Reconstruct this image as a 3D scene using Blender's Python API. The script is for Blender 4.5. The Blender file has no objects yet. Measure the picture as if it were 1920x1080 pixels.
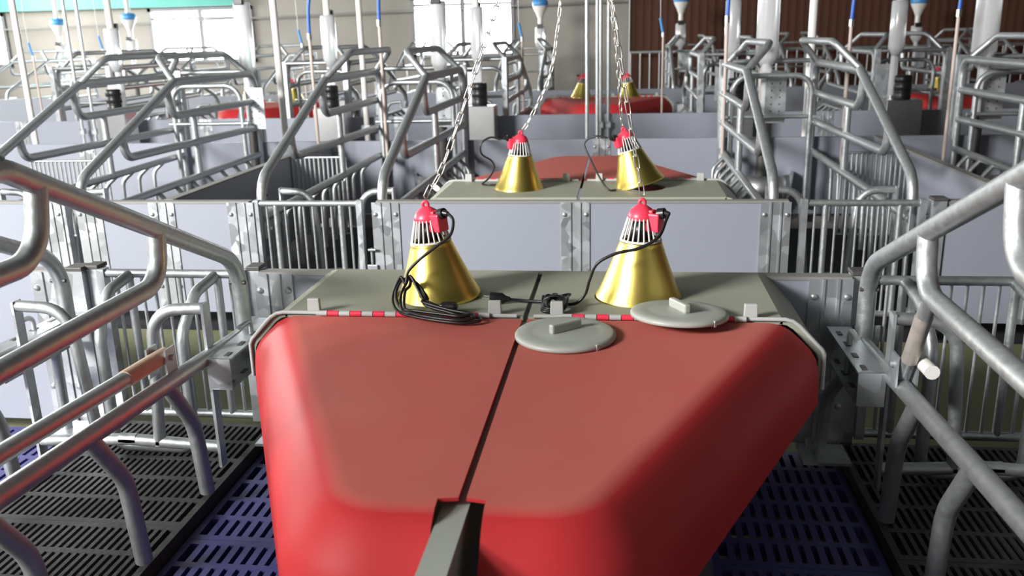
import bpy, math, random
from mathutils import Vector, Matrix
from mathutils.geometry import tessellate_polygon
random.seed(7)
PI = math.pi
scene = bpy.context.scene
COL = scene.collection

# ------------------------------------------------------------------ camera
cam_d = bpy.data.cameras.new('camera'); cam = bpy.data.objects.new('camera', cam_d); COL.objects.link(cam)
YAW, PITCH, ROLL, FPX = 0.1289, 0.2780, -0.0247, 1662.65
fwd = Vector((-math.sin(YAW)*math.cos(PITCH), math.cos(YAW)*math.cos(PITCH), -math.sin(PITCH)))
rt = Vector((math.cos(YAW), math.sin(YAW), 0)); up = rt.cross(fwd)
r2 = rt*math.cos(ROLL) + up*math.sin(ROLL); u2 = -rt*math.sin(ROLL) + up*math.cos(ROLL)
mw = Matrix.Identity(4)
for i in range(3):
    mw[i][0] = r2[i]; mw[i][1] = u2[i]; mw[i][2] = -fwd[i]
mw[0][3], mw[1][3], mw[2][3] = 0.2305, 0.0, 1.1608
cam.matrix_world = mw
cam_d.sensor_width = 36.0; cam_d.lens = FPX/1920.0*36.0
cam_d.clip_start = 0.05; cam_d.clip_end = 100
cam_d.dof.use_dof = True; cam_d.dof.focus_distance = 2.25; cam_d.dof.aperture_fstop = 5.0
scene.camera = cam

# ------------------------------------------------------------------ world, light, exposure
world = bpy.data.worlds.new('world'); scene.world = world; world.use_nodes = True
world.node_tree.nodes['Background'].inputs[0].default_value = (0.93, 0.97, 1.0, 1)
world.node_tree.nodes['Background'].inputs[1].default_value = 1.0
vs = scene.view_settings
vs.view_transform = 'Standard'; vs.look = 'None'; vs.gamma = 1.0; vs.exposure = 0.0
vs.use_curve_mapping = False

def window_light(name, loc, target, sx, sy, power, col=(1.0, 0.985, 0.96)):
    d = bpy.data.lights.new(name, 'AREA'); d.shape = 'RECTANGLE'; d.size = sx; d.size_y = sy
    d.energy = power; d.color = col
    o = bpy.data.objects.new(name, d); COL.objects.link(o); o.location = loc
    o.rotation_euler = (Vector(target) - Vector(loc)).to_track_quat('-Z', 'Y').to_euler()
    return o
# daylight entering by the windows behind the camera and along the left and right walls
window_light('daylight_front_wall', (-5.6, -2.3, 3.4), (-4.9, 2.5, 1.9), 2.6, 1.3, 1750)
window_light('daylight_left_wall', (-11.2, 1.5, 2.2), (0, 2.5, 1.2), 3.0, 1.5, 40)
window_light('daylight_left_wall', (-11.2, 6.6, 2.2), (-1, 6.8, .8), 3.0, 1.5, 430)
window_light('daylight_left_wall', (-11.2, 11.8, 2.2), (-2, 11.0, .9), 3.0, 1.5, 680)

# ------------------------------------------------------------------ materials
MATS = {}
def mat(name, col, rough=0.5, metal=0.0, noise=0.0, scale=8.0, bump=0.0, bscale=60.0, emit=None, spec=0.5,
        dust_sheen=None, dust_sheen_amt=0.0, vor=False, trans=0.0, coat=0.0, rnoise=0.0):
    m = bpy.data.materials.new(name); m.use_nodes = True; nt = m.node_tree; N = nt.nodes; L = nt.links
    b = N['Principled BSDF']
    b.inputs['Base Color'].default_value = (*col, 1); b.inputs['Roughness'].default_value = rough
    b.inputs['Metallic'].default_value = metal
    b.inputs['Specular IOR Level'].default_value = spec
    if coat: b.inputs['Coat Weight'].default_value = coat
    tc = N.new('ShaderNodeTexCoord')
    cur = None
    if noise:
        t = N.new('ShaderNodeTexVoronoi' if vor else 'ShaderNodeTexNoise'); t.inputs['Scale'].default_value = scale
        if not vor: t.inputs['Detail'].default_value = 5
        L.new(tc.outputs['Object'], t.inputs['Vector'])
        mx = N.new('ShaderNodeMixRGB'); mx.blend_type = 'MIX'
        mx.inputs[1].default_value = (*[max(0, c*(1-noise)) for c in col], 1)
        mx.inputs[2].default_value = (*[min(1, c*(1+noise)) for c in col], 1)
        L.new(t.outputs['Color' if vor else 'Fac'], mx.inputs[0]); cur = mx.outputs[0]
        if rnoise:
            rm = N.new('ShaderNodeMapRange'); rm.inputs[3].default_value = max(.05, rough-rnoise); rm.inputs[4].default_value = min(1, rough+rnoise)
            L.new(t.outputs['Color' if vor else 'Fac'], rm.inputs[0]); L.new(rm.outputs[0], b.inputs['Roughness'])
    if dust_sheen:  # dust on upward faces, with light sheen painted into the same paler colour
        g = N.new('ShaderNodeNewGeometry'); s = N.new('ShaderNodeSeparateXYZ'); L.new(g.outputs['Normal'], s.inputs[0])
        mr = N.new('ShaderNodeMapRange'); mr.inputs[1].default_value = 0.90; mr.inputs[2].default_value = 1.0
        mr.inputs[3].default_value = 0; mr.inputs[4].default_value = 1; L.new(s.outputs['Z'], mr.inputs[0])
        t2 = N.new('ShaderNodeTexNoise'); t2.inputs['Scale'].default_value = 5; t2.inputs['Detail'].default_value = 6
        L.new(tc.outputs['Object'], t2.inputs['Vector'])
        mu = N.new('ShaderNodeMath'); mu.operation = 'MULTIPLY'; L.new(mr.outputs[0], mu.inputs[0])
        m3 = N.new('ShaderNodeMapRange'); m3.inputs[3].default_value = dust_sheen_amt*.75; m3.inputs[4].default_value = dust_sheen_amt*1.25
        L.new(t2.outputs['Fac'], m3.inputs[0]); L.new(m3.outputs[0], mu.inputs[1])
        mx2 = N.new('ShaderNodeMixRGB'); mx2.inputs[2].default_value = (*dust_sheen, 1); L.new(mu.outputs[0], mx2.inputs[0])
        if cur: L.new(cur, mx2.inputs[1])
        else: mx2.inputs[1].default_value = (*col, 1)
        cur = mx2.outputs[0]
        r3 = N.new('ShaderNodeMapRange'); r3.inputs[3].default_value = rough; r3.inputs[4].default_value = min(1, rough+.22)
        L.new(mu.outputs[0], r3.inputs[0]); L.new(r3.outputs[0], b.inputs['Roughness'])
    if cur: L.new(cur, b.inputs['Base Color'])
    if bump:
        t = N.new('ShaderNodeTexNoise'); t.inputs['Scale'].default_value = bscale; t.inputs['Detail'].default_value = 4
        L.new(tc.outputs['Object'], t.inputs['Vector'])
        bp = N.new('ShaderNodeBump'); bp.inputs['Strength'].default_value = bump; bp.inputs['Distance'].default_value = .01
        L.new(t.outputs['Fac'], bp.inputs['Height']); L.new(bp.outputs[0], b.inputs['Normal'])
    if emit:
        b.inputs['Emission Color'].default_value = (*emit[0], 1); b.inputs['Emission Strength'].default_value = emit[1]
    if trans: b.inputs['Transmission Weight'].default_value = trans
    MATS[name] = m
    return m
GALV = mat('galvanised_steel', (.47, .495, .505), .45, .80, .20, 60, bump=.15, bscale=40, vor=False, rnoise=.12)
GALVP = mat('galvanised_plate', (.50, .525, .55), .40, .70, .22, 22, bump=.1, bscale=25, vor=True, rnoise=.12)
STEEL = mat('stainless_steel', (.62, .62, .62), .28, .95, .06, 20)
PVC = mat('lavender_grey_pvc', (.275, .293, .347), .42, 0, .05, 3, spec=.4)
CAP = mat('grey_cap_strip', (.24, .235, .225), .55)
CAPD = mat('dark_post_cap', (.075, .07, .068), .5)
RED = mat('red_plastic_lid', (.50, .032, .036), .52, 0, .06, 4, bump=.03, bscale=9, dust_sheen=(.52, .20, .155), dust_sheen_amt=.58, spec=.18)  # top colour mixes real dust with a painted sheen from the back windows
GREY = mat('grey_plastic_shelf', (.315, .325, .262), .48, 0, .06, 6, bump=.03, bscale=30)
PALE = mat('pale_grey_plastic', (.44, .45, .44), .42)
DISC = mat('grey_plastic_disc', (.37, .39, .355), .45, 0, .05, 12)
GOLD = mat('gold_anodised', (.82, .65, .17), .33, 1.0, .05, 30)
CRIM = mat('crimson_plastic', (.80, .045, .09), .38)
CAGE = mat('light_grey_cage', (.62, .62, .60), .4)
BLACK = mat('black_rubber', (.012, .012, .013), .38)
CHAIN = mat('bright_zinc_chain', (.78, .76, .72), .28, .9)
IRON = mat('black_cast_iron', (.048, .047, .046), .55, .2, .35, 30, bump=.25, bscale=90)
BLUE = mat('blue_plastic_slat', (.055, .053, .19), .42, 0, .12, 14)
TAN = mat('tan_paper_tape', (.50, .36, .27), .7, 0, .15, 25)
OLIVE = mat('olive_concrete', (.17, .175, .085), .8, 0, .18, 3, bump=.2)
PIT = mat('dark_pit', (.012, .012, .018), .9)
CONC = mat('wall_concrete', (.30, .285, .255), .85, 0, .22, 1.3, bump=.2, bscale=12)
ALLEY = mat('alley_concrete', (.28, .27, .25), .8, 0, .15, 2)
TEAL = mat('teal_sheet', (.07, .36, .30), .5)
FRAME = mat('grey_window_frame', (.20, .20, .21), .5)
PANE = mat('daylit_pane', (.9, .93, 1.0), .3, emit=((.95, .975, 1.0), 22.0))
BROWN = mat('brown_pad', (.080, .029, .015), .8, 0, .2, 6)
BROWN2 = mat('brown_pad_rib', (.092, .034, .018), .8, 0, .2, 6)
WHITE = mat('white_pvc_pipe', (.78, .76, .72), .35)
TUBE = mat('clear_dispenser_tube', (.93, .95, .97), .22, 0, coat=.6, trans=.55)
BLUEH = mat('blue_hose', (.03, .13, .52), .4)
BLUEC = mat('pale_blue_plastic', (.06, .28, .62), .4)
PINK = mat('beige_pipe', (.55, .45, .40), .4)
CEIL = mat('ceiling_sheet', (.10, .12, .115), .8)

# ------------------------------------------------------------------ mesh helpers
class MB:
    def __init__(s): s.v = []; s.f = []; s.sm = []; s.mi = []; s.cur = 0
    def face(s, idx, smooth=False): s.f.append(idx); s.sm.append(smooth); s.mi.append(s.cur)
    def box(s, c, size, rot=None, taper=None):
        b = len(s.v); hx, hy, hz = [q/2 for q in size]
        for z in (-1, 1):
            for (x, y) in ((-1, -1), (1, -1), (1, 1), (-1, 1)):
                k = 1 if (taper is None or z < 0) else taper
                p = Vector((x*hx*k, y*hy*k, z*hz))
                if rot is not None: p = rot @ p
                s.v.append(Vector(c) + p)
        for q in ((3, 2, 1, 0), (4, 5, 6, 7), (0, 1, 5, 4), (1, 2, 6, 5), (2, 3, 7, 6), (3, 0, 4, 7)):
            s.face([b+i for i in q])
        return s
    def tube(s, pts, r, n=10, cap=True, closed=False):
        pts = [Vector(p) for p in pts]; m = len(pts)
        rr = r if isinstance(r, (list, tuple)) else [r]*m
        tang = []
        for i in range(m):
            if closed: t = pts[(i+1) % m] - pts[i-1]
            elif i == 0: t = pts[1]-pts[0]
            elif i == m-1: t = pts[-1]-pts[-2]
            else: t = (pts[i+1]-pts[i]).normalized() + (pts[i]-pts[i-1]).normalized()
            tang.append(t.normalized())
        a = Vector((0, 0, 1)) if abs(tang[0].z) < .9 else Vector((1, 0, 0))
        nrm = (a - tang[0]*a.dot(tang[0])).normalized(); rings = []
        for i in range(m):
            if i:
                q = tang[i-1].rotation_difference(tang[i]); nrm = q @ nrm
                nrm = (nrm - tang[i]*nrm.dot(tang[i])).normalized()
            bn = tang[i].cross(nrm); b = len(s.v)
            for k in range(n):
                th = 2*PI*k/n
                s.v.append(pts[i] + (nrm*math.cos(th) + bn*math.sin(th))*rr[i])
            rings.append(b)
        lim = m if closed else m-1
        for i in range(lim):
            a0, b0 = rings[i], rings[(i+1) % m]
            for k in range(n):
                k2 = (k+1) % n
                s.face([a0+k, a0+k2, b0+k2, b0+k], True)
        if cap and not closed:
            for ring, rev in ((rings[0], True), (rings[-1], False)):
                b = len(s.v)
                for k in range(n): s.v.append(s.v[ring+k].copy())
                idx = [b+k for k in range(n)]
                s.face(idx[::-1] if rev else idx)
        return s
    def lathe(s, prof, n=32, c=(0, 0, 0), smooth=True, rot=None):
        rings = []; c = Vector(c)
        for (r, z) in prof:
            b = len(s.v)
            for k in range(n):
                p = Vector((r*math.cos(2*PI*k/n), r*math.sin(2*PI*k/n), z))
                if rot is not None: p = rot @ p
                s.v.append(c + p)
            rings.append(b)
        for i in range(len(prof)-1):
            for k in range(n):
                k2 = (k+1) % n
                s.face([rings[i]+k, rings[i]+k2, rings[i+1]+k2, rings[i+1]+k], smooth)
        return s
    def disc(s, r, z, n=32, c=(0, 0, 0), flip=False):
        b = len(s.v)
        for k in range(n): s.v.append(Vector(c)+Vector((r*math.cos(2*PI*k/n), r*math.sin(2*PI*k/n), z)))
        idx = [b+k for k in range(n)]; s.face(idx[::-1] if flip else idx); return s
    def prism(s, loops, z0, z1):
        """flat polygon with holes (loops of (x, y)) extruded from z0 to z1"""
        vl = [[Vector((x, y, 0)) for x, y in lp] for lp in loops]
        tris = tessellate_polygon(vl); flat = [p for lp in vl for p in lp]
        for z, top in ((z1, True), (z0, False)):
            b = len(s.v)
            for p in flat: s.v.append(Vector((p.x, p.y, z)))
            for t in tris:
                a, bb, c = [flat[i] for i in t]
                ccw = (bb-a).cross(c-a).z > 0
                q = list(t) if ccw == top else list(t)[::-1]
                s.face([b+i for i in q])
        for li, lp in enumerate(vl):
            n = len(lp); area = sum(lp[i].x*lp[(i+1) % n].y - lp[(i+1) % n].x*lp[i].y for i in range(n))
            outer = (li == 0)
            for i in range(n):
                p, q = lp[i], lp[(i+1) % n]; b = len(s.v)
                for (w, z) in ((p, z0), (q, z0), (q, z1), (p, z1)): s.v.append(Vector((w.x, w.y, z)))
                idx = [b, b+1, b+2, b+3]
                s.face(idx if (area > 0) == outer else idx[::-1])
        return s
    def mesh(s, name, mats):
        me = bpy.data.meshes.new(name); me.from_pydata([tuple(p) for p in s.v], [], s.f)
        for m in (mats if isinstance(mats, (list, tuple)) else [mats]): me.materials.append(m)
        me.polygons.foreach_set('use_smooth', s.sm); me.polygons.foreach_set('material_index', s.mi); me.update()
        return me

def fillet(pts, rad, seg=6):
    pts = [Vector(p) for p in pts]; out = [pts[0]]
    rads = rad if isinstance(rad, (list, tuple)) else [rad]*(len(pts)-2)
    for i in range(1, len(pts)-1):
        p = pts[i]; a = (pts[i-1]-p); b = (pts[i+1]-p); la, lb = a.length, b.length; a.normalize(); b.normalize()
        ang = a.angle(b)
        if ang > PI-.02: out.append(p); continue
        d = min(rads[i-1]/math.tan(ang/2), la*.49, lb*.49); r = d*math.tan(ang/2)
        cdir = (a+b).normalized(); c = p + cdir*(r/math.sin(ang/2))
        s0 = p + a*d - c; s1 = p + b*d - c
        tot = s0.angle(s1); ax = s0.cross(s1).normalized()
        for k in range(seg+1): out.append(c + Matrix.Rotation(tot*k/seg, 3, ax) @ s0)
    out.append(pts[-1]); return out

def smooth_path(pts, sub=6, closed=False):
    P = [Vector(p) for p in pts]; n = len(P); out = []
    rng = n if closed else n-1
    for i in range(rng):
        p1, p2 = P[i], P[(i+1) % n]
        p0 = P[i-1] if (closed or i) else p1*2-p2
        p3 = P[(i+2) % n] if (closed or i+2 < n) else p2*2-p1
        for k in range(sub):
            t = k/sub
            out.append(.5*((2*p1)+(p2-p0)*t+(2*p0-5*p1+4*p2-p3)*t*t+(3*p1-p0-3*p2+p3)*t**3))
    if not closed: out.append(P[-1])
    return out

def obj(name, mb, mats, parent=None, loc=None, bevel=0):
    me = mb if isinstance(mb, bpy.types.Mesh) else mb.mesh(name, mats)
    o = bpy.data.objects.new(name, me); COL.objects.link(o)
    if parent is not None: o.parent = parent
    if loc is not None: o.location = loc
    if bevel:
        b = o.modifiers.new('bevel', 'BEVEL'); b.width = bevel; b.segments = 2; b.limit_method = 'ANGLE'
    return o
def thing(name, label, cat, loc=(0, 0, 0), rz=0, group=None):
    o = bpy.data.objects.new(name, None); COL.objects.link(o); o.empty_display_size = .05
    o.location = loc; o.rotation_euler = (0, 0, rz); o['label'] = label; o['category'] = cat
    if group: o['group'] = group
    return o
def tag(o, label, cat, group=None):
    o['label'] = label; o['category'] = cat
    if group: o['group'] = group
    return o
def struct(name, mb, m, parent=None):
    o = obj(name, mb, m, parent)
    if parent is None: o['kind'] = 'structure'
    return o
CHILD = {}
def copy_tree(o, parent=None):
    c = o.copy(); COL.objects.link(c); c.parent = parent
    for ch in [x for x in ALL_CHILDREN(o)]: copy_tree(ch, c)
    return c
def ALL_CHILDREN(o): return list(o.children)

YA, YB, YC, YD, YE = 2.456, 3.611, 5.87, 7.72, 11.1
XB = 0.035

# ------------------------------------------------------------------ structure
def wall_with_holes(name, axis, at, a0, a1, z0, z1, holes, m, thick=.2):
    """axis 'y': wall plane at y=at spanning x; axis 'x': plane at x=at spanning y"""
    loops = [[(a0, z0), (a1, z0), (a1, z1), (a0, z1)]] + [[(h[0], h[2]), (h[1], h[2]), (h[1], h[3]), (h[0], h[3])] for h in holes]
    mb = MB(); mb.prism(loops, 0, thick)
    for v in mb.v:
        x, y, z = v
        if axis == 'y': v.x, v.y, v.z = x, at + z, y
        else: v.x, v.y, v.z = at + z, x, y
    return struct(name, mb, m)
WTOP = 4.2
BW = 15.0
back_windows = [(-14.6+2.3, -10.52, .82, 1.74), (-7.86, -6.0, .82, 1.74), (-3.27, -1.56, .82, 1.80)]
wall_with_holes('wall_back', 'y', BW, -11.5, .29, -.5, WTOP, [(-11.45, -10.52, .82, 1.74)] + back_windows[1:], CONC)
struct('wall_back_lintel', MB().box((3.9, BW+.1, 3.08), (7.2, .2, 2.24)), CONC)
wall_with_holes('wall_left', 'x', -11.7, -4.8, BW, -.5, WTOP, [(0, 3, 1.45, 2.95), (5.1, 8.1, 1.45, 2.95), (10.3, 13.3, 1.45, 2.95)], CONC)
wall_with_holes('wall_front', 'y', -2.7, -11.5, 7.5, -.5, WTOP, [(-6.9, -4.3, 2.75, 4.05)], CONC)
wall_with_holes('wall_right', 'x', 7.5, -4.8, BW, -.5, WTOP, [], BROWN)
struct('ceiling', MB().box((-2, 5.1, WTOP+.05), (19.4, 20.2, .1)), CEIL)
struct('floor', MB().box((-2, 5.1, -.55), (19.4, 20.2, .1)), PIT)
# the visible windows of the back wall
def window(name, x0, x1, z0, z1, cols, transom=None):
    cx = (x0+x1)/2
    fr = MB()
    for x in (x0+.03, x1-.03): fr.box((x, BW-.01, (z0+z1)/2), (.06, .08, z1-z0))
    for z in (z0+.03, z1-.03): fr.box((cx, BW-.01, z), (x1-x0, .08, .06))
    root = struct(name, fr, FRAME)
    for i in range(1, cols):
        x = x0 + (x1-x0)*i/cols
        obj('mullion', MB().box((x, BW, (z0+z1)/2), (.075, .07, z1-z0)), FRAME, root)
    if transom: obj('transom', MB().box((cx, BW, transom), (x1-x0, .06, .04)), FRAME, root)
    for i in range(cols):
        a = x0 + (x1-x0)*i/cols; b = x0 + (x1-x0)*(i+1)/cols
        obj('pane', MB().box(((a+b)/2, BW+.04, (z0+z1)/2), (b-a-.01, .006, z1-z0-.02)), PANE, root)
    return root
window('window_1', -11.45, -10.52, .82, 1.74, 1)
window('window_2', -7.86, -6.0, .82, 1.74, 2, 1.56)
window('window_3', -3.27, -1.56, .82, 1.80, 2, 1.66)
# teal sheet along the top of the back wall
struct('trim_1', MB().box((-8.8, BW-.12, 2.28), (5.3, .16, 1.06)), TEAL)
# conduit along the wall
tag(obj('wall_pipe', MB().tube([(-11.3, 14.75, 1.44), (.2, 14.75, 1.64)], .013, 8), CAP), 'thin grey pipe running level along the concrete back wall', 'pipe')
# brown panel on the right of the back wall
pad = thing('ribbed_panel', 'dark brown ribbed panel filling the right of the back wall', 'wall panel', (0, BW+.05, 0))
obj('backing', MB().box((3.85, .06, .985), (7.1, .06, 1.93)), BROWN, pad)
rib = MB().box((0, 0, .985), (.06, .014, 1.93)).mesh('rib', BROWN2)
for i in range(56):
    obj('rib', rib, None, pad, (.36 + i*.1255, .026, 0))
fence = thing('railing', 'grey bar railing standing before the brown wall panel', 'railing', (0, 14.6, 0))
obj('top_rail', MB().tube([(.3, 0, .85), (6.5, 0, .85)], .022, 8), GALV, fence)
obj('bottom_rail', MB().tube([(.3, 0, .15), (6.5, 0, .15)], .022, 8), GALV, fence)
bm_ = MB().tube([(0, 0, -.5), (0, 0, .85)], .014, 6).mesh('bar', GALV)
for i in range(42): obj('bar', bm_, None, fence, (.32 + i*.15, 0, 0))

# aisles and pen floors
def slab(name, x0, x1, y0, y1, z, m, th=.4):
    return struct(name, MB().box(((x0+x1)/2, (y0+y1)/2, z-th/2), (x1-x0, y1-y0, th)), m)
slab('floor_aisle', -8, 6, YA+.05, YB-.05, -.075, OLIVE)
slab('floor_aisle_far', -10, 6.5, YE-1.1, YE-.05, -.075, OLIVE)
slab('floor_feed_alley', -10, 6.5, YC+.05, YD-.05, -.02, ALLEY)
slab('floor_back_alley', -11.4, 7.4, 13.5, BW, -.05, ALLEY)
slab('floor_front_alley', -11.4, 7.4, -2.5, .12, -.02, ALLEY)
slab('floor_pen_far', -6, 4.5, YB+.05, YC-.05, -.09, PIT)
slab('floor_pen_third', -10, 6.5, YD+.05, YE-1.15, -.09, PIT)
slab('floor_pen_back', -11, 6.5, YE+.02, 13.4, -.09, PIT)

# slatted floor of the front row: black cast iron under the crates, blue plastic beside them
fl = struct('floor_pen_front', MB().box((0, 1.3, -.40), (3.7, 2.25, .06)), PIT)
def slat_tile(w, l, pitch, slot, rows, rib, th, m, name, edge=.018):
    mb = MB()
    n = int(round((w-2*edge+ (pitch-slot))/pitch)); bar = pitch-slot
    for sx in (-1, 1): mb.box((sx*(w/2-edge/2), 0, -th/2), (edge, l, th))
    rs = (l-rib)/rows
    for j in range(rows+1): mb.box((0, -l/2+rib/2+j*rs, -th/2), (w-edge, rib, th*.98))
    inner = w-2*edge; k = int(inner/pitch); step = inner/k
    for i in range(1, k):
        mb.box((-inner/2+i*step, 0, -.006 - .001), (step-slot, l-rib, .013))
    return mb.mesh(name, m)
ti = slat_tile(.598, .598, .0205, .0105, 5, .018, .045, IRON, 'cast_iron_slat')
tb = slat_tile(.398, .598, .029, .013, 6, .020, .04, BLUE, 'plastic_slat')
for sx in (-1, 1):
    for j in range(4):
        y = 2.15 - j*.6
        obj('cast_iron_slat', ti, None, fl, (sx*1.15, y, 0))
        obj('plastic_slat', tb, None, fl, (sx*.645, y, -.035))
        obj('plastic_slat', tb, None, fl, (sx*1.652, y, -.035))

# ------------------------------------------------------------------ partition panels and gates
def joint_plate(mb, x, y, z0, z1, w=.118, side=-1):
    mb.box((x, y+side*.021, (z0+z1)/2), (w, .004, z1-z0))
    for dx in (-.020, .020): mb.box((x+dx, y+side*.025, (z0+z1)/2), (.007, .006, z1-z0))
bolt_me = MB().lathe([(.0, .006), (.006, .006), (.009, .003), (.009, 0)], 10).mesh('bolt', GALV)
def bolt(parent, x, y, z, side=-1):
    o = obj('bolt', bolt_me, None, parent, (x, y+side*.024, z)); o.rotation_euler = (PI/2 if side < 0 else -PI/2, 0, 0); return o
def panel(label, x0, x1, y, z0=.0, z1=.5, plates=(), cap=True, side=-1, name='partition_panel', posts=()):
    t = thing(name, label, 'panel', ((x0+x1)/2, y, 0)); cx = (x0+x1)/2
    obj('board', MB().box((0, 0, (z0+z1-.006)/2), (x1-x0, .036, z1-z0-.006)), PVC, t, bevel=.002)
    if cap: obj('cap_strip', MB().box((0, 0, z1-.004), (x1-x0, .042, .010)), CAP, t)
    for px in plates:
        mb = MB(); joint_plate(mb, px-cx, 0, z0, z1-.004, side=side); obj('joint_plate', mb, GALVP, t)
        for dx in (-.044, .044):
            for z in (z1-.055, z0+.12): bolt(t, px-cx+dx, 0, z, side)
    for px in posts:
        p = obj('post', MB().box((px-cx, 0, (z1+z0-.05)/2), (.05, .055, z1-z0+.05)), GALVP, t)
        obj('post_cap', MB().box((px-cx, 0, z1+.006), (.056, .062, .012)), CAPD, p, bevel=.002)
    return t
def gate(label, x0, x1, y, z0=.03, z1=.488, guard=0):
    t = thing('tail_gate', label, 'gate', ((x0+x1)/2, y, 0)); h = (x1-x0)/2
    for s in (-1, 1): obj('stile', MB().box((s*(h-.012), 0, (z0+z1)/2), (.024, .034, z1-z0+.03)), GALVP, t)
    obj('top_rail', MB().tube([(-h+.01, 0, z1), (h-.01, 0, z1)], .0135, 10), GALV, t)
    obj('bottom_rail', MB().tube([(-h+.01, 0, z0), (h-.01, 0, z0)], .0135, 10), GALV, t)
    n = 10; thin = MB().tube([(0, 0, z0), (0, 0, z1)], .0052, 8).mesh('bar', GALV); thick = MB().tube([(0, 0, z0), (0, 0, z1)], .0125, 10).mesh('bar', GALV)
    for i in range(n):
        x = -h + .055 + (2*h-.11)*i/(n-1)
        obj('bar', thick if i in (1, n-2) else thin, None, t, (x, 0, 0))
    if guard:
        g = guard; a = h-.10
        for s in (-1, 1):
            p = [(s*a, 0, z1-.004), (s*a*.98, g*.13, z1-.02), (s*a*.9, g*.22, z1-.12), (s*a*.9, g*.22, .11)]
            obj('guard_tube', MB().tube(fillet(p, [.06, .09]), .0165, 10), GALV, t)
        p = [(-a*.9, g*.22, .11), (-a*.9, g*.22, .02), (a*.9, g*.22, .02), (a*.9, g*.22, .11)]
        obj('guard_loop', MB().tube(fillet(p, .085), .0165, 10), GALV, t)
    return t
# front row (plane YA)
panel('grey plastic panel at far left, beside the front left gate', -2.6, -1.405, YA, plates=(-1.52,), posts=(-1.43,))
panel('wide grey plastic panel behind the red nest covers', -.845, .855, YA, plates=(-.80, .0, .80), posts=())
panel('grey plastic panel in the front right corner, beside the right gate', 1.415, 2.6, YA, plates=(1.47,), posts=(1.43,))
for x, nm in ((-.868, 'galvanised post between the left gate and the red nest covers'), (.878, 'galvanised post between the right gate and the red nest covers'), (-1.385, 'galvanised post at the hinge side of the front left gate')):
    t = thing('gate_post', nm, 'post', (x, YA+.02, 0))
    obj('post', MB().box((0, 0, .225), (.036, .05, .55)), GALVP, t)
    obj('post_cap', MB().box((0, 0, .507), (.042, .056, .012)), CAPD, t, bevel=.002)
    obj('hinge_plate', MB().box((-.03 if x < 0 else .03, -.03, .30), (.07, .005, .12)), GALVP, t)
gate('barred tail gate behind the left foreground crate', -1.365, -.89, YA, guard=-1)
gate('barred tail gate behind the right foreground crate', .90, 1.385, YA, guard=-1)
# row across the aisle (plane YB)
XJ = XB
panel('grey panel across the aisle at far left, left of a barred gate', -3.55+XJ, -2.27+XJ, YB, plates=(-2.33+XJ,))
panel('grey panel across the aisle with a plated joint, between two barred gates', -2.21+XJ+.03, -1.40+XJ, YB, plates=(-2.14+XJ, -1.80+XJ, -1.44+XJ))
panel('longest grey panel across the aisle, behind the two gold lamps', -.84+XJ, .85+XJ, YB, plates=(-.80+XJ, XJ, .80+XJ))
panel('grey panel across the aisle at far right', 1.40+XJ, 2.3+XJ, YB, plates=(1.80+XJ,), posts=(1.42+XJ,))
gate('barred gate across the aisle at the far left edge', -2.72+XJ, -2.255+XJ, YB)
gate('barred gate across the aisle, left of the heat lamps', -1.385+XJ, -.905+XJ, YB)
gate('barred gate across the aisle, right of the heat lamps', .90+XJ, 1.375+XJ, YB)
# latch beside the middle gate
lt = thing('gate_latch', 'galvanised drop latch beside the barred gate across the aisle', 'latch', (-.868+XJ, YB-.03, 0))
obj('latch_plate', MB().box((0, 0, .20), (.044, .012, .055)), GALVP, lt, bevel=.003)
obj('latch_rod', MB().tube([(0, 0, .22), (0, 0, .30)], .006, 8), GALV, lt)
obj('pivot', MB().tube([(-.012, -.01, .295), (.02, -.01, .295)], .006, 8), GALV, lt)
# feed alley planes
for (x0, x1, lab) in ((-5.4, -3.6, 'grey panel behind the second row, below the leftmost poles'), (-3.6, -1.8, 'grey panel closing the second row pens at left'), (-1.8, 0, 'grey panel just left of the twin centre poles, behind the second row'),
                      (0, 1.8, 'grey panel just right of the twin centre poles, behind the second row'), (1.8, 3.6, 'grey panel closing the second row pens at far right')):
    panel(lab, x0+XJ+.004, x1+XJ-.004, YC, plates=(x0+XJ+.05,), cap=False)
for (x0, x1, lab) in ((-7.2, -5.4, 'leftmost grey panel of the third row'), (-5.4, -3.6, 'grey panel of the third row below the left red cover'), (-3.6, -1.8, 'grey panel of the third row, left of the centre pair'),
                      (-1.8, 0, 'grey panel before the third row centre red cover, left half'), (0, 1.8, 'grey panel before the third row centre red cover, right half'),
                      (1.8, 3.6, 'grey panel of the third row behind the right crates'), (3.6, 5.4, 'rightmost grey panel of the third row')):
    panel(lab, x0+XJ+.004, x1+XJ-.004, YD, plates=(x0+XJ+.05,), cap=False)
for (x0, x1, lab) in ((-9, -5.4, 'grey panel of the back row far left'), (-5.4, -1.8, 'grey panel of the back row left of centre'), (-1.8, 1.8, 'grey panel of the back row behind the distant gold lamps'), (1.8, 5.4, 'grey panel of the back row at right')):
    panel(lab, x0+XJ+.004, x1+XJ-.004, YE, plates=(), cap=False)
# pen divider boards running away from the camera
def divider(label, x, y0, y1, z1=.5):
    t = thing('pen_divider', label, 'panel', (x, (y0+y1)/2, 0))
    obj('board', MB().box((0, 0, z1/2-.003), (.036, y1-y0, z1-.006)), PVC, t)
    obj('cap_strip', MB().box((0, 0, z1-.004), (.042, y1-y0, .010)), CAP, t)
divider('long grey divider board running back between the left crates', -1.755, YB+.03, YC-.03)
divider('long grey divider board running back between the right crates', 1.80, YB+.03, YC-.03)
cd = thing('centre_divider', 'grey divider board poking out from under the red covers towards the camera', 'panel', (-.012, 1.3, 0))
obj('board', MB().box((0, 0, .242), (.040, 2.2, .484)), GREY, cd, bevel=.002)
obj('cap_strip', MB().box((0, 0, .487), (.041, 2.2, .006)), DISC, cd)

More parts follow.
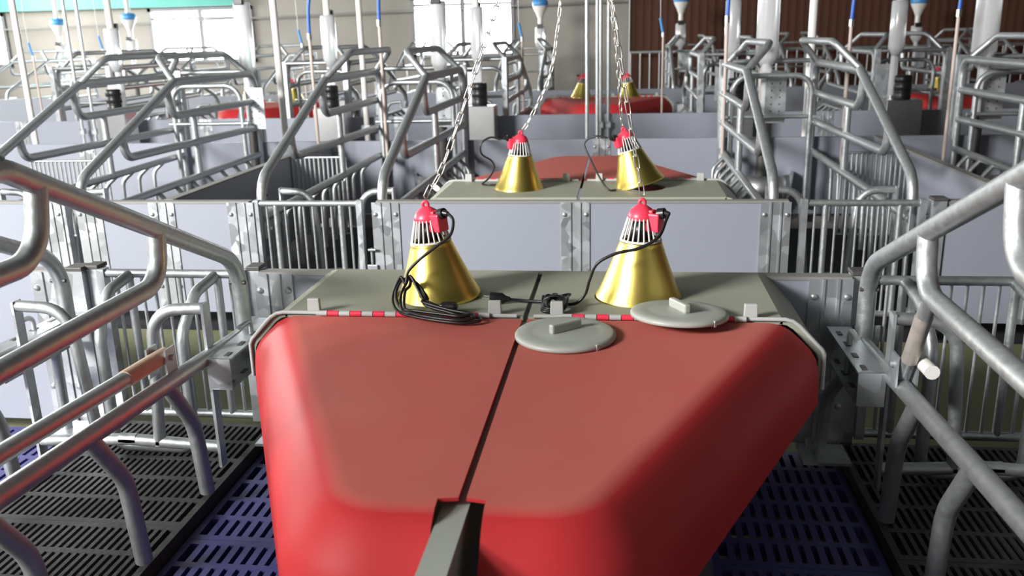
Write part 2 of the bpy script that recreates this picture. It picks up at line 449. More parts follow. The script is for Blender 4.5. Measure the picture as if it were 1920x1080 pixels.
# ribbed piglet barriers in the second row
def barrier(label, x0, x1, y):
    t = thing('barred_barrier', label, 'barrier', ((x0+x1)/2, y, 0)); h = (x1-x0)/2
    obj('top_rail', MB().tube([(-h, 0, .49), (h, 0, .49)], .008, 8), GALV, t)
    obj('bottom_rail', MB().tube([(-h, 0, .03), (h, 0, .03)], .008, 8), GALV, t)
    me = MB().tube([(0, 0, .03), (0, 0, .49)], .0075, 6).mesh('bar', GALV)
    n = int(2*h/.026)
    for i in range(n+1): obj('bar', me, None, t, (-h+2*h*i/n, 0, 0))
barrier('close-set vertical bars between the right crate and the divider board', 1.43, 1.77, 5.1)
barrier('close-set vertical bars behind the crate at left of centre', -1.73, -1.40, 5.08)
barrier('close-set vertical bars inside the far left pen', -3.35, -2.86, 5.0)

# ------------------------------------------------------------------ farrowing crates
def crate(creep, sT, foreground=False, name='farrowing_crate'):
    """local: y runs from the tail (0) to the head, x across, creep = side of the piglet nest"""
    t = thing(name, '', 'crate'); w = .275; zt = .955
    zs = lambda s: .565 + (s-.13)*(zt-.565)/(sT-.13)
    zl0, zl1 = (.345, .445) if foreground else (.40, .42)
    for side in (-1, 1):
        x = side*w
        p = [(x, .12, .31), (x, .12, .56), (x, sT, zt), (x, 2.2, zt), (x, 2.2, .05)]
        fr = obj('side_frame', MB().tube(fillet(p, [.14, .12, .09], 7), .0225, 12), GALV, t)
        q = obj('weld_hole', MB().tube([(x-.0235, .135, .50), (x+.0235, .135, .50)], .006, 8), CAPD, fr)
        xi = x - side*.12
        p = [(x, sT, zt+.005), (xi, sT+.08, 1.09), (xi, 2.06, 1.09), (x, 2.13, zt)]
        obj('top_hoop', MB().tube(fillet(p, .07, 5), .019, 10), GALV, t)
        s1 = sT-.09
        obj('rail', MB().tube(fillet([(x, s1, zs(s1)), (x, s1+.03, .775), (x, 2.2, .775)], .085, 7), .0215, 12), GALV, t)
        s2 = .53
        obj('rail', MB().tube(fillet([(x, s2, zs(s2)), (x, s2+.02, .615), (x, 2.2, .60)], .10, 7), .0215, 12), GALV, t)
        zl = lambda s: zl0 + (zl1-zl0)*(s-.1)/2.1
        obj('rail', MB().tube([(x, .10, zl(.10)), (x, 2.2, zl(2.2))], .021, 12), GALV, t)
        obj('upright', MB().tube([(x, 1.30, zl(1.3)), (x, 1.30, .775)], .019, 10), GALV, t)
        if foreground:
            for s in (.56, .885, 1.21, 1.53):
                z = zl(s)
                p = [(x, s+.02, z), (x+side*.0, s-.09, z-.16), (x+side*.0, s-.135, z-.30), (x, s-.14, .012)]
                obj('leg', MB().tube(fillet([(x, s+.02, z), (x, s-.085, z-.15), (x, s-.108, .012)], .16, 8), .0195, 12), GALV, t)
        else:
            for k in range(9):
                s = .42+.19*k; z = zl(s); o = side*.075
                obj('leg', MB().tube(fillet([(x, s, z), (x+o, s-.03, z-.07), (x+o, s-.06, .03)], .07, 5), .0125, 8), GALV, t)
        # square head post
        hp = obj('head_post', MB().box((x, 2.265, .47), (.042, .042, 1.02)), GALVP, t)
        obj('post_bracket', MB().box((x, 2.23, .78), (.06, .05, .03)), GALVP, hp)
        # slotted channel at the tail end of the lowest rail
        o = creep*1 if side == creep else side
        cx = x + side*.048
        ch = MB(); y0, y1, zc = .05, .40, zl(.2)-.024
        ch.box((cx, (y0+y1)/2, zc+.04), (.064, y1-y0, .005)); ch.box((cx, (y0+y1)/2, zc-.04), (.064, y1-y0, .005))
        ch.box((x+side*.02, (y0+y1)/2, zc), (.005, y1-y0, .08)); ch.box((cx, y1, zc), (.064, .005, .085))
        cho = obj('slotted_channel', ch, GALVP, t)
        for k in range(4):
            for zz in (.0435, -.0365):
                obj('slot', MB().box((cx+side*.012, y0+.06+k*.085, zc+zz), (.012, .030, .002)), CAPD, cho)
        # tail foot and base plate
        obj('tail_foot', MB().tube(fillet([(x+side*.03, .16, zc-.03), (x+side*.075, .10, zc-.14), (x+side*.085, .09, .0)], .12, 6), .0165, 10), GALV, t)
        bp_ = obj('base_plate', MB().box((x+side*.075, .10, .005), (.13, .12, .008)), GALVP, t)
        obj('floor_bolt', MB().tube([(x+side*.11, .06, .005), (x+side*.11, .06, .035)], .008, 8), GALV, bp_)
        # D-shaped tail leaf
        y = .335
        lf = obj('tail_leaf', MB().tube(fillet([(x*.97, y, .485), (x-side*.155, y, .478), (x-side*.185, y, .085)], .10, 7), .0165, 10), GALV, t)
        obj('flat_bar', MB().box((x*.98, y, .265), (.008, .034, .47)), GALVP, lf)
        obj('foot_tube', MB().tube([(x*.98, y, .085), (x-side*.30, y, .10)], .0165, 10), GALV, lf)
        # loose pipe clamped above the lowest rail
        if foreground and creep < 0:
            pp = obj('adjusting_pipe', MB().tube([(x+side*-.030, .56, zl(.56)+.055), (x+side*-.030, 2.1, zl(2.1)+.055)], .0185, 12), GALV, t)
            obj('taped_end', MB().tube([(x+side*-.030, .515, zl(.52)+.055), (x+side*-.030, .70, zl(.70)+.055)], .0205, 12), TAN, pp)
            zc2 = zl(.52)+.045
            clo = obj('pipe_clamp', MB().box((x-side*.03-.024, .535, zc2), (.005, .048, .075)), GALVP, t)
            obj('clamp_cheek', MB().box((x-side*.03+.024, .535, zc2), (.005, .048, .075)), GALVP, clo)
            obj('clamp_bolt', MB().tube([(x-side*.03-.034, .535, zc2+.012), (x-side*.03+.034, .535, zc2+.012)], .0075, 8), GALV, clo)
        if foreground and creep > 0:
            st = obj('strut', MB().tube([(x, .46, zl(.46)+.02), (x, .60, .625)], .0165, 10), GALV, t)
            obj('taped_sleeve', MB().tube([(x, .50, zl(.46)+.078), (x, .562, .563)], .0185, 10), mat('stained_sleeve', (.42, .38, .35), .5, .4, .35, 40) if 'stained_sleeve' not in MATS else MATS['stained_sleeve'], st)
            zc2 = zl(.47)+.045
            clo = obj('pipe_clamp', MB().box((x-.022, .47, zc2), (.005, .05, .075)), GALVP, t)
            obj('clamp_cheek', MB().box((x+.022, .47, zc2), (.005, .05, .075)), GALVP, clo)
            obj('clamp_bolt', MB().tube([(x-.034, .47, zc2+.012), (x+.034, .47, zc2+.012)], .0085, 8), GALV, clo)
            obj('pipe_stub', MB().tube([(x-side*.03, .44, zl(.46)+.07), (x-side*.03, .56, zl(.5)+.07)], .0165, 12), WHITE, clo)
        if foreground:
            lo = obj('lock_pin', MB().tube(fillet([(x+side*.055, .27, zc+.085), (x+side*.055, .20, zc+.085), (x+side*.055, .20, zc-.06)], .02, 4), .0075, 8), GALV, t)
    obj('head_arch', MB().tube(fillet([(-.235, 2.06, .05), (-.235, 2.06, .885), (.235, 2.06, .885), (.235, 2.06, .05)], .10, 6), .0165, 10), GALV, t)
    obj('cross_bar', MB().tube([(-w, 2.06, .64), (w, 2.06, .64)], .0125, 8), GALV, t)
    obj('cross_bar', MB().tube([(-w, 2.265, .965), (w, 2.265, .965)], .0145, 8), GALV, t)
    return t
CR = {}
def place(c, loc, rz, label, group=None):
    c.location = loc; c.rotation_euler = (0, 0, rz); c['label'] = label; c['category'] = 'crate'
    if group: c['group'] = group
    return c
# front row
place(crate(-1, 1.02, True), (-1.135, YA, 0), PI, 'galvanised tubular crate in the left foreground, nearest the camera')
place(crate(1, 1.02, True), (1.145, YA, 0), PI, 'galvanised tubular crate in the right foreground, nearest the camera')
proto = {1: crate(1, 1.12), -1: crate(-1, 1.12)}
used = set()
def crate_copy(cs, loc, rz, label):
    if cs not in used: used.add(cs); c = proto[cs]
    else: c = copy_tree(proto[cs])
    return place(c, loc, rz, label, 'tubular crates in rows')
CX1, CX2 = 1.085, 2.50
crate_copy(-1, (CX1+XB, YB, 0), 0, 'tubular crate across the aisle, just right of the gold lamps')
crate_copy(1, (-CX1+XB-.04, YB, 0), 0, 'tubular crate across the aisle, just left of the gold lamps')
crate_copy(1, (CX2+XB, YB, 0), 0, 'tubular crate across the aisle at the right edge')
crate_copy(-1, (-CX2+XB-.04, YB, 0), 0, 'tubular crate across the aisle at the left edge')
Y3 = YD+2.27
for x, cs, lab in ((-1.1, 1, 'third row tubular crate left of the distant red cover'), (1.1, -1, 'third row tubular crate right of the distant red cover'),
                   (-2.5, -1, 'third row tubular crate, second to the left of the distant red cover'), (2.5, 1, 'third row tubular crate, second to the right of the distant red cover'),
                   (-4.7, 1, 'third row tubular crate below the left window'), (4.7, -1, 'third row tubular crate at the right edge')):
    crate_copy(-cs, (x+XB, Y3, 0), PI, lab)
# back row: far away, one mesh per crate
def joined_crate(root, name):
    vs_, fs_, sm_ = [], [], []
    def rec(o):
        for c in o.children:
            b = len(vs_); vs_.extend([tuple(v.co) for v in c.data.vertices])
            for pl in c.data.polygons: fs_.append([b+i for i in pl.vertices]); sm_.append(pl.use_smooth)
            rec(c)
    rec(root)
    me = bpy.data.meshes.new(name); me.from_pydata(vs_, [], fs_); me.materials.append(GALV)
    me.polygons.foreach_set('use_smooth', sm_); me.update(); return me
far_me = {k: joined_crate(proto[k], 'farrowing_crate') for k in (1, -1)}
for x, cs, lab in ((-8.3, 1, 'back row tubular crate at the far left'), (-6.1, -1, 'back row tubular crate under the left window'), (-4.7, 1, 'back row tubular crate right of the left window'), (-2.5, -1, 'back row tubular crate under the bright middle window'),
                   (-1.1, 1, 'back row tubular crate right of the bright middle window'), (1.1, -1, 'back row tubular crate before the left end of the brown panel'),
                   (2.5, 1, 'back row tubular crate before the middle of the brown panel'), (4.7, -1, 'back row tubular crate before the right of the brown panel')):
    o = obj('farrowing_crate', far_me[cs], None, None, (x, YE+.05, 0)); tag(o, lab, 'crate', 'tubular crates in rows')

# ------------------------------------------------------------------ piglet nest covers (grey shelf + red lid)
def nest_cover(s, label, loc, rz):
    """s=+1: extends to +x from the centre seam; y=0 at the panel, lid runs to -y"""
    t = thing('nest_cover', label, 'nest cover', loc, rz)
    H = -.44; gx = .006; zt = .51
    # grey shelf with lamp hole
    hole = [( s*.262 + .103*math.cos(2*PI*k/32), -.255 + .103*math.sin(2*PI*k/32)) for k in range(32)]
    a, b = s*gx, s*.60
    loop = [(a, -.012), (a, H), (b, H), (b, -.012)]
    sh = MB(); sh.prism([loop, hole], zt-.010, zt)
    # sloping outer side of the shelf, swept along y
    prof = [(.60, zt), (.618, zt-.004), (.633, zt-.014), (.688, zt-.072), (.694, zt-.085), (.694, zt-.17)]
    for (d0, inner) in ((0, False),):
        bs = len(sh.v)
        for (px, pz) in prof:
            for y in (-.012, H): sh.v.append(Vector((s*px, y, pz)))
        for (px, pz) in prof:
            for y in (-.012, H): sh.v.append(Vector((s*(px-.008), y, pz-.008)))
        n = len(prof)
        for i in range(n-1):
            sh.face([bs+2*i, bs+2*i+1, bs+2*i+3, bs+2*i+2] if s > 0 else [bs+2*i+2, bs+2*i+3, bs+2*i+1, bs+2*i], True)
            k = bs+2*n
            sh.face([k+2*i+2, k+2*i+3, k+2*i+1, k+2*i] if s > 0 else [k+2*i, k+2*i+1, k+2*i+3, k+2*i+2], True)
            for e in (0, 1): sh.face([bs+2*i+e, bs+2*i+2+e, k+2*i+2+e, k+2*i+e])
    obj('shelf', sh, GREY, t)
    # pale rim along the hinge edge and down the slope
    rim = [(s*.02, H-.002, zt+.002), (s*.585, H-.002, zt+.003)] + [(s*(px+.004), H-.002, pz+.003) for px, pz in prof]
    obj('rim', MB().tube(rim, .0052, 8), PALE, t)
    # red lid
    tl = zt-.002; y0 = H-.014; yf = y0-.855
    xa0, xf = .560, .165
    # outline of the flat top from hinge outer corner to the front edge at the notch
    dirx, diry = (xf-xa0), (yf-y0); L_ = math.hypot(dirx, diry); nx, ny = -diry/L_, dirx/L_
    path = [((xa0, y0), (1/nx, 0))]
    for k in range(1, 8):
        u = k/8*.93; path.append(((xa0+dirx*u, y0+diry*u), (nx, ny)))
    R = .075; ang0 = math.atan2(ny, nx)
    # corner arc
    cxr, cyr = None, None
    half = (-PI/2-ang0)/2
    bis = ang0+half; dd = R/math.cos(half)
    ccx, ccy = xf - math.cos(bis)*dd, yf - math.sin(bis)*dd
    for k in range(9):
        a_ = ang0 + (-PI/2-ang0)*k/8
        path.append(((ccx+R*math.cos(a_), ccy+R*math.sin(a_)), (math.cos(a_), math.sin(a_))))
    path = [p for i, p in enumerate(path) if not (1 <= i <= 7 and p[0][1] < path[8][0][1])]
    for x in (.16, .10, .036):
        if x < path[-1][0][0]-.01: path.append(((x, yf), (0, -1)))
    levels = [(0, 0), (.016, .0015), (.033, .007), (.051, .018), (.073, .040), (.094, .064), (.106, .086), (.112, .108), (.115, .14), (.117, .20)]
    lid = MB(); grid = []
    for (d, h) in levels:
        row = []
        for i, (p, n_) in enumerate(path):
            lid.v.append(Vector((s*(p[0]+n_[0]*d), p[1]+n_[1]*d, tl-h))); row.append(len(lid.v)-1)
        grid.append(row)
    for i in range(len(levels)-1):
        for j in range(len(path)-1):
            q = [grid[i][j], grid[i][j+1], grid[i+1][j+1], grid[i+1][j]]
            lid.face(q if s > 0 else q[::-1], True)
    inner = []
    nj = len(path)
    for j, (p, n_) in enumerate(path):
        yy = y0 + (yf+.006-y0)*j/(nj-1); xx = gx
        lid.v.append(Vector((s*xx, yy, tl))); inner.append(len(lid.v)-1)
    for j in range(nj-1):
        q = [inner[j], inner[j+1], grid[0][j+1], grid[0][j]]
        lid.face(q if s > 0 else q[::-1], True)
    lo = obj('lid', lid, RED, t)
    so = lo.modifiers.new('thickness', 'SOLIDIFY'); so.thickness = .006; so.offset = -1
    es = lo.modifiers.new('sharp_rim', 'EDGE_SPLIT'); es.split_angle = .9
    # hinge knuckles
    kr = MB().tube([(-.0135, 0, 0), (.0135, 0, 0)], .0072, 8)
    km_r = kr.mesh('hinge_knuckle', CRIM); km_w = MB().tube([(-.0135, 0, 0), (.0135, 0, 0)], .0072, 8).mesh('hinge_knuckle', PALE)
    for k in range(15):
        x = .502 - k*.0288
        obj('hinge_knuckle', km_w if k % 2 == 0 else km_r, None, t, (s*x, H-.008, zt+.004))
    for x in (.528, .075):
        obj('clip', MB().box((s*x, H+.012, zt+.018), (.032, .014, .036), taper=.92), PALE, t, bevel=.002)
    return t
NA = (0, YA-.002, 0)
nest_cover(-1, 'large red nest cover with grey shelf, left half in the foreground', NA, 0)
nest_cover(1, 'large red nest cover with grey shelf, right half in the foreground', NA, 0)
nest_cover(-1, 'red nest cover across the aisle, under the tilted gold lamp', (XB+.01, YB+.002, 0), PI)
nest_cover(1, 'red nest cover across the aisle, under the upright gold lamp', (XB+.01, YB+.002, 0), PI)
Y3T = YD+2.26
nest_cover(-1, 'distant red nest cover in the third row, left of the twin poles', (XB, Y3T, 0), 0)
nest_cover(1, 'distant red nest cover in the third row, right of the twin poles', (XB, Y3T, 0), 0)
nest_cover(-1, 'distant red nest cover at far left of the third row', (XB-3.6, Y3T, 0), 0)
nest_cover(1, 'distant red nest cover at left of the third row, beside a black canister', (XB-3.6, Y3T, 0), 0)
nest_cover(-1, 'distant red nest cover at the right of the third row', (XB+3.6, Y3T, 0), 0)

# ------------------------------------------------------------------ heat lamps
def heat_lamp(label, loc, tilt_axis, tilt, box_az, detail=True):
    t = thing('heat_lamp', label, 'heat lamp', loc)
    t.rotation_euler = Matrix.Rotation(tilt, 3, Vector(tilt_axis)).to_euler() if tilt else (0, 0, 0)
    prof = [(.100, .004), (.106, .0), (.112, .003), (.110, .010), (.103, .022), (.094, .042), (.084, .068), (.073, .096), (.063, .124), (.0565, .142), (.0535, .150), (.0535, .155), (.049, .155), (.050, .150), (.060, .122), (.080, .066), (.100, .018)]
    obj('shade', MB().lathe(prof, 48), GOLD, t)
    cg = MB().lathe([(.052, .152), (.053, .156), (.050, .160)], 32).mesh('ring', CAGE)
    cage = obj('cage', cg, None, t)
    sl = MB().tube([(.0505, 0, .156), (.0335, 0, .214)], .0024, 6).mesh('cage_bar', CAGE)
    n = 22 if detail else 12
    for k in range(n):
        o = obj('cage_bar', sl, None, cage); o.rotation_euler = (0, 0, 2*PI*k/n)
    obj('bulb_holder', MB().lathe([(.0, .205), (.024, .205), (.030, .16), (.0, .155)], 16), BLACK, t)
    cap = obj('cap', MB().lathe([(.0345, .209), (.0355, .216), (.033, .224), (.027, .234), (.017, .241), (.009, .246), (.0, .247)], 24), CRIM, t)
    obj('hanging_eye', MB().tube([(.007*math.cos(a), 0, .250+.009*math.sin(a)) for a in [2*PI*k/14 for k in range(14)]], .0042, 8, closed=True), CRIM, cap)
    R_ = Matrix.Rotation(box_az, 3, 'Z')
    jb = MB(); jb.box(R_ @ Vector((.036, 0, .205)), (.036, .038, .046), R_); jb.box(R_ @ Vector((.020, 0, .222)), (.030, .026, .026), R_)
    bx_ = obj('switch_box', jb, CRIM, t, bevel=.004)
    g = MB().tube([R_ @ Vector((.045, 0, .226)), R_ @ Vector((.062, 0, .230))], [.0145, .0135], 12)
    g.tube([R_ @ Vector((.060, 0, .230)), R_ @ Vector((.074, 0, .228))], [.009, .0065], 10)
    obj('cable_gland', g, BLACK, bx_)
    return t
LZ = .500
heat_lamp('gold heat lamp on the left grey shelf with a loose coil of black cord', (-.246, 2.19, LZ), (0, 1, 0), -.10, -.55)
heat_lamp('gold heat lamp on the right grey shelf, beside two round grey lids', (.272, 2.21, LZ), (0, 1, 0), .02, -.45)
heat_lamp('upright gold heat lamp across the aisle', (-.226, 3.86, LZ), (0, 1, 0), .04, -PI+.35)
heat_lamp('tilted gold heat lamp across the aisle, hanging from a chain', (.300, 3.88, LZ+.018), (.2, 1, 0), -.30, -PI+.5)
heat_lamp('distant gold heat lamp, left of the twin poles', (-.22, 9.55, LZ), (0, 1, 0), .1, PI, False)
heat_lamp('distant gold heat lamp, right of the twin poles', (.28, 9.55, LZ), (0, 1, 0), -.1, PI, False)
heat_lamp('distant gold heat lamp beside the thick white pole', (-3.35, 9.55, LZ), (0, 1, 0), -.1, 0, False)
heat_lamp('distant gold heat lamp beside the leftmost black canister', (-3.85, 9.55, LZ), (0, 1, 0), -.1, 0, False)
heat_lamp('distant gold heat lamp at right, beside the right black canister', (3.35, 9.55, LZ), (0, 1, 0), -.1, PI, False)

# cords
def cord(label, pts, r=.0042, sub=7, plug=None, name='power_cord', loc=(0, 0, 0)):
    t = thing(name, label, 'cord', pts[-1]); base = Vector(pts[-1])
    obj('cable', MB().tube([p-base for p in smooth_path(pts, sub)], r, 8), BLACK, t)
    if plug:
        p, d = Vector(plug[0]) - base, Vector(plug[1]).normalized(); sd = d.cross(Vector((0, 0, 1))).normalized()
        R_ = Matrix((d, sd, Vector((0, 0, 1)))).transposed()
        pb = MB().tube([p, p+d*.012, p+d*.020, p+d*.05], [.006, .009, .015, .015], 10)
        po = obj('plug', pb, BLACK, t)
        for e in (-1, 1): obj('pin', MB().tube([p+d*.05+sd*e*.009, p+d*.069+sd*e*.009], .0022, 6), CHAIN, po)
    return t
G1 = (-.246-.022+.072*math.cos(-.55), 2.19+.072*math.sin(-.55), .735)
pts = [G1, (-.188, 2.125, .722), (-.192, 2.10, .69), (-.225, 2.085, .665), (-.265, 2.075, .635), (-.295, 2.07, .605), (-.302, 2.062, .575)]
# elongated loops leaning on the shade and lying on the shelf
for k in range(4):
    o = .006*k
    a_, b_ = (0, .030, .012, .045)[k], (0, -.040, -.014, -.026)[k]; zz = .004*k; w_ = (0, .010, -.006, .016)[k]
    pts += [(-.318+a_*.5, 2.076, .588-a_*.5), (-.333+a_*.7, 2.05, .545+zz), (-.312+a_*.5, 2.01-w_, .521+zz), (-.26, 1.975+w_*.6, .518+zz), (-.19, 1.945+w_, .518+zz),
            (-.135+b_*.6, 1.935+w_*.8, .518+zz), (-.100+b_, 1.955+w_*.4, .518+zz), (-.118+b_, 1.985-w_*.5, .518+zz), (-.18, 2.0-w_*.6, .520+zz), (-.235-w_, 2.02, .530+zz),
            (-.262+a_*.4, 2.045, .555-zz), (-.290+a_*.4, 2.070, .592-a_*.5)]
c1 = cord('black cord in loose loops against the left front lamp', pts, .0038)
obj('plug', MB().box((0, 0, 0), (.045, .03, .022)), BLACK, c1, Vector((-.188, 2.02, .530))-Vector(pts[-1]), bevel=.008)
G2 = (.272+.005+.072*math.cos(-.45), 2.21+.072*math.sin(-.45), .728)
cord('black cord with tied bundle and plug beside the right front lamp',
     [G2, (.335, 2.165, .715), (.315, 2.11, .685), (.27, 2.09, .662), (.215, 2.085, .650), (.170, 2.085, .625), (.152, 2.09, .585), (.140, 2.095, .545), (.115, 2.095, .520), (.075, 2.095, .518), (.055, 2.10, .522), (.02, 2.112, .519), (-.02, 2.12, .518), (-.055, 2.118, .522)],
     .0040, plug=((-.05, 2.118, .522), (-1, .05, .06)))
bun = thing('cord_bundle', 'tied hank of black cord on the centre seam of the grey shelf', 'cord', (.066, 2.085, .512))
hk = MB()
for k in range(6):
    a = (k-2.5)*.0075
    hk.tube(smooth_path([(-.018+a*.4, -.05, .006+.004*(k % 3)), (.018+a*.4, -.052, .006+.004*(k % 3)), (.026+a*.3, -.02, .012+.003*k), (.012+a, .018, .020+.003*(k % 2)), (.004+a*1.6, .042, .014+.004*(k % 3)), (-.010+a*1.2, .030, .018+.003*(k % 2)), (-.022+a*.4, -.015, .010+.003*k)], 5, True), .0036, 7, closed=True)
obj('loops', hk, BLACK, bun)
obj('tie', MB().tube([(.026*math.cos(a), -.004, .016+.015*math.sin(a)) for a in [2*PI*k/12 for k in range(12)]], .0035, 6, closed=True), BLACK, bun)
cord('thin black cord curling down from the upright lamp across the aisle', [(-.30, 3.84, .725), (-.345, 3.84, .735), (-.385, 3.83, .71), (-.385, 3.83, .665), (-.345, 3.84, .635), (-.335, 3.86, .60), (-.365, 3.88, .55), (-.40, 3.92, .519), (-.36, 3.90, .518), (-.30, 3.92, .518)], .0042)
cord('thin black cord dropping from the tilted lamp across the aisle', [(.16, 3.86, .725), (.105, 3.87, .732), (.06, 3.88, .70), (.085, 3.85, .64), (.125, 3.80, .57), (.165, 3.76, .520), (.20, 3.76, .516)], .0042)

# ------------------------------------------------------------------ chains
LP = .0335; LR = .0017
lk = []
for k in range(20):
    a = 2*PI*k/20; c, s_ = math.cos(a), math.sin(a)
    lk.append((.0062*c, 0, .0128*(1 if s_ > 0 else -1)*(1 if abs(s_) > 1e-6 else 0) + .0062*s_))
link_me = MB().tube(lk, LR, 6, closed=True).mesh('link', CHAIN)
def chain(label, pts, thin=1.0):
    P = smooth_path(pts, 12); t = thing('chain', label, 'chain', pts[-1]); base = Vector(pts[-1])
    acc = 0; k = 0; prev = P[0]
    step = LP
    for i in range(1, len(P)):
        d = P[i]-P[i-1]; l = d.length; pos = 0
        while acc + (l-pos) >= step:
            pos += step-acc; acc = 0
            q = P[i-1] + d*(pos/l)
            o = obj('link', link_me, None, t, q-base)
            o.rotation_mode = 'QUATERNION'
            from mathutils import Quaternion
            o.rotation_quaternion = d.normalized().to_track_quat('Z', 'X') @ Quaternion((0, 0, 1), PI/2*(k % 2)+.35)
            k += 1
        acc += l-pos
    return t
chain('slanting chain rising from the left front heat lamp', [(-.273, 2.19, .752), (-.262, 2.195, .785), (-.225, 2.21, .845), (-.115, 2.22, 1.128), (.02, 2.24, 1.50), (.35, 2.30, 2.4), (.70, 2.28, 3.39)])
chain('slanting chain rising from the right front heat lamp', [(.278, 2.21, .752), (.274, 2.21, .79), (.255, 2.21, .89), (.196, 2.20, 1.234), (.10, 2.20, 1.75), (-.05, 2.2, 2.5), (-.22, 2.28, 3.39)])
chain('chain rising from the upright lamp across the aisle', [(-.216, 3.86, .752), (-.180, 3.86, .80), (-.09, 3.87, .98), (-.055, 3.88, 1.16), (-.035, 3.9, 1.36), (.03, 3.95, 2.2), (.12, 4.0, 3.39)])
chain('chain rising from the tilted lamp across the aisle', [(.222, 3.895, .755), (.215, 3.89, .84), (.205, 3.89, .98), (.185, 3.9, 1.20), (.165, 3.92, 1.40), (.10, 3.95, 2.2), (.0, 4.0, 3.39)])

for y, lab in ((2.28, 'overhead pipe carrying the front lamp chains'), (4.0, 'overhead pipe carrying the lamp chains across the aisle')):
    tag(obj('hanger_pipe', MB().tube([(-11.5, y, 3.42), (7.5, y, 3.42)], .024, 8), GALV), lab, 'pipe')
# ------------------------------------------------------------------ round lids lying on the covers
def round_lid(label, loc, tilt, haz):
    t = thing('round_lid', label, 'lid', loc); t.rotation_euler = tilt
    obj('disc', MB().lathe([(0, .012), (.062, .012), (.070, .0105), (.080, .011), (.104, .0105), (.110, .008), (.113, .004), (.113, -.002), (.108, -.003), (.106, 0), (0, 0)], 56), DISC, t)
    R_ = Matrix.Rotation(haz, 3, 'Z')
    obj('handle', MB().box(R_ @ Vector((0, 0, .022)), (.082, .016, .022), R_), DISC, t, bevel=.004)
    obj('rim_tab', MB().box(Matrix.Rotation(-.85, 3, 'Z') @ Vector((.111, 0, .002)), (.006, .006, .014), Matrix.Rotation(-.85, 3, 'Z')), PALE, t)
    return t
round_lid('round grey lid lying across the seam of the red covers', (.105, 1.875, .5125), (0, 0, 0), .72)
round_lid('round grey lid propped on the hinge below the right lamp', (.362, 1.998, .526), (-.06, .02, 0), -1.15)

# ------------------------------------------------------------------ poles and hanging lines
def pole(label, x, y, r, z0=-.09, z1=WTOP, m=GALV):
    t = thing('support_pole', label, 'pole', (x, y, z0))
    obj('tube', MB().tube([(0, 0, 0), (0, 0, z1-z0)], r, 10), m, t)
    obj('foot_clamp', MB().box((0, 0, .5), (r*3.2, r*3.2, .05)), GALVP, t)
    return t
pole('leftmost white pole rising beside the left crates', -4.0, 6.0, .021, m=WHITE)
pole('thick white pole right of the left window', -2.115, 6.0, .024, m=WHITE)
pole('white pole rising from the right crate across the aisle', 1.40, 6.0, .026, m=WHITE)
pole('left one of the twin grey centre poles', -.015, 5.98, .0115)
pole('right one of the twin grey centre poles', .052, 5.98, .0115)
pole('white pole left of the bright middle window', -2.0, 7.62, .024, m=WHITE)
pole('left one of the fainter twin poles behind the centre', .03, 7.66, .014)
pole('right one of the fainter twin poles behind the centre', .095, 7.66, .014)
pole('beige pole before the left end of the brown panel', 1.34, 7.62, .016, m=PINK)
pole('thin grey pole at left beside the feed tube', -4.65, 7.6, .014)
pole('second thin grey pole at left beside the feed tube', -4.53, 7.6, .014)
def water_line(label, x, y, zb, z0, short=False):
    t = thing('water_line', label, 'water line', (x, y, z0))
    if short:
        obj('hose', MB().tube(smooth_path([(0, 0, zb-z0), (-.015, 0, zb-z0+.07), (-.03, 0, zb-z0+.15)], 5), .013, 8), BLUEC, t)
        obj('wire', MB().tube([(-.03, 0, zb-z0+.15), (-.05, 0, WTOP-z0)], .003, 6), GALV, t)
    else: obj('hose', MB().tube(smooth_path([(0, 0, zb-z0), (.005, 0, zb-z0+.15), (.03, .01, zb-z0+.6), (.05, .01, WTOP-z0)], 5), .011, 8), BLUEH, t)
    obj('pipe', MB().tube([(0, 0, 0), (0, 0, zb-z0)], .0105, 8), PINK, t)
    obj('coupling', MB().tube([(0, 0, zb-z0-.02), (0, 0, zb-z0+.02)], .015, 8), STEEL, t)
water_line('blue hose over beige pipe at the crate right of the lamps', .83, 5.6, 1.22, .25)
water_line('blue hose over steel pipe behind the outer right crate frame', 1.54, 5.6, 1.18, .3)
water_line('blue hose over beige pipe at the right edge crate', 2.13, 5.6, 1.22, .3)
water_line('blue hose right of the thick white pole', -1.74, 5.6, 1.18, .3)
water_line('blue hose above the crate left of the lamps', -1.285, 5.6, 1.25, .3)
water_line('pale blue hose right of the bright middle window', -.775, 9.0, 1.12, .3, True)
water_line('dark blue hose before the brown panel, right of the chain', .595, 9.0, 1.13, .3, True)
water_line('blue hose before the concrete wall at far left', -5.98, 9.0, 1.05, .3, True)
water_line('blue hose behind the left feed tube', -5.18, 9.0, 1.1, .3, True)
water_line('blue hose right of the left window', -3.02, 9.0, 1.11, .3, True)

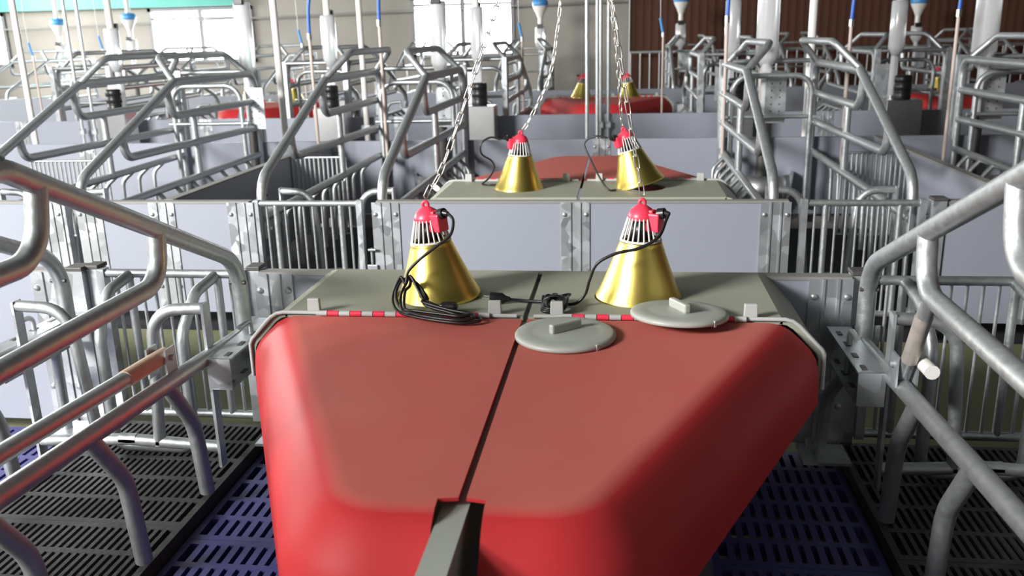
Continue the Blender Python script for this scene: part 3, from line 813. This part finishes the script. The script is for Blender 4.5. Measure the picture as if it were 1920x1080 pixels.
# ------------------------------------------------------------------ feeders
def feeder(label, x, y, face, ztube, r=.062, box=False, funnel=False):
    t = thing('sow_feeder', label, 'feeder', (x, y, 0), 0 if face > 0 else PI)
    zc = ztube
    obj('dispenser_tube', MB().lathe([(0, .93), (r*.5, .93), (r, 1.0), (r, zc), (r*.9, zc+.01), (0, zc+.01)], 20), TUBE, t)
    obj('lid_clip', MB().box((0, r*.8, zc+.02), (r*1.1, r*.6, .06)), BLACK, t, bevel=.004)
    obj('drop_pipe', MB().lathe([(r*.45, zc), (r*.45, WTOP)], 14), WHITE, t)
    if funnel:
        fo = obj('funnel', MB().lathe([(r*.5, zc+.14), (r*.8, zc+.20), (r*1.35, zc+.28), (r*1.4, zc+.31)], 18), WHITE, t)
        obj('funnel_rim', MB().lathe([(r*1.42, zc+.30), (r*1.5, zc+.31), (r*1.5, zc+.36), (r*1.2, zc+.39), (r*.5, zc+.40)], 18), BLUEC, fo)
    pl = obj('plate', MB().box((-.055, .075, .73), (.125, .006, .27)), GALVP, t)
    for i in range(2):
        for k in range(6): obj('hole', MB().box((-.08+i*.05, .0785, .625+k*.042), (.009, .002, .009)), CAPD, pl)
    obj('chute', MB().tube([(0, .02, .62), (0, .02, .26)], .034, 12), CAPD if not box else STEEL, t)
    obj('neck', MB().tube([(0, .02, .95), (0, .02, .61)], .030, 12), TUBE, t)
    tr = MB().lathe([(0, .06), (.16, .07), (.20, .14), (.205, .28), (.195, .28), (.185, .14), (0, .09)], 20)
    obj('trough', tr, STEEL, t)
    if box:
        obj('hopper_box', MB().box((.03, -.16, .42), (.27, .20, .36)), STEEL, t, bevel=.006)
        obj('canister', MB().lathe([(0, .595), (.062, .595), (.066, .61), (.066, .66), (.060, .665), (.066, .67), (.066, .72), (.060, .725), (.066, .73), (.066, .775), (.055, .785), (0, .785)], 20, (.03, -.16, 0)), BLACK, t)
    return t
feeder('tall clear feed tube above the crate right of the lamps', 1.10, 5.82, -1, 1.75, .068)
feeder('tall clear feed tube above the crate at the right edge', 2.37, 5.82, -1, 1.75, .072)
feeder('feed tube above the crate at the left edge, before the left window', -2.26, 5.82, -1, 1.40, .055)
feeder('feed tube above the crate left of the lamps', -.96, 5.82, -1, 1.37, .055)
feeder('white feed tube with black canister at far left', -4.25, 7.62, 1, 1.29, .062, box=True)
feeder('white feed tube with black canister left of the bright middle window', -2.28, 7.62, 1, 1.35, .062, box=True)
feeder('feed tube with black canister behind the slanting chain', -1.0, 7.62, 1, 1.38, .055, box=True)
feeder('clear feed tube before the left end of the brown panel', 1.09, 7.62, 1, 1.38, .062, box=True)
feeder('clear feed tube with black canister before the brown panel', 2.37, 7.62, 1, 1.34, .062, box=True)
for x, z, lab in ((-8.45, 1.17, 'distant feed tube with blue funnel at far left'), (-7.28, 1.22, 'distant feed tube with blue funnel left of the left window'), (-.985, 1.25, 'distant feed tube with blue funnel right of the bright middle window'),
                  (1.01, 1.25, 'distant feed tube with blue funnel before the brown panel edge'), (4.21, 1.14, 'distant feed tube at right before the brown panel')):
    feeder(lab, x, 13.3, -1, z, .075, funnel=True)
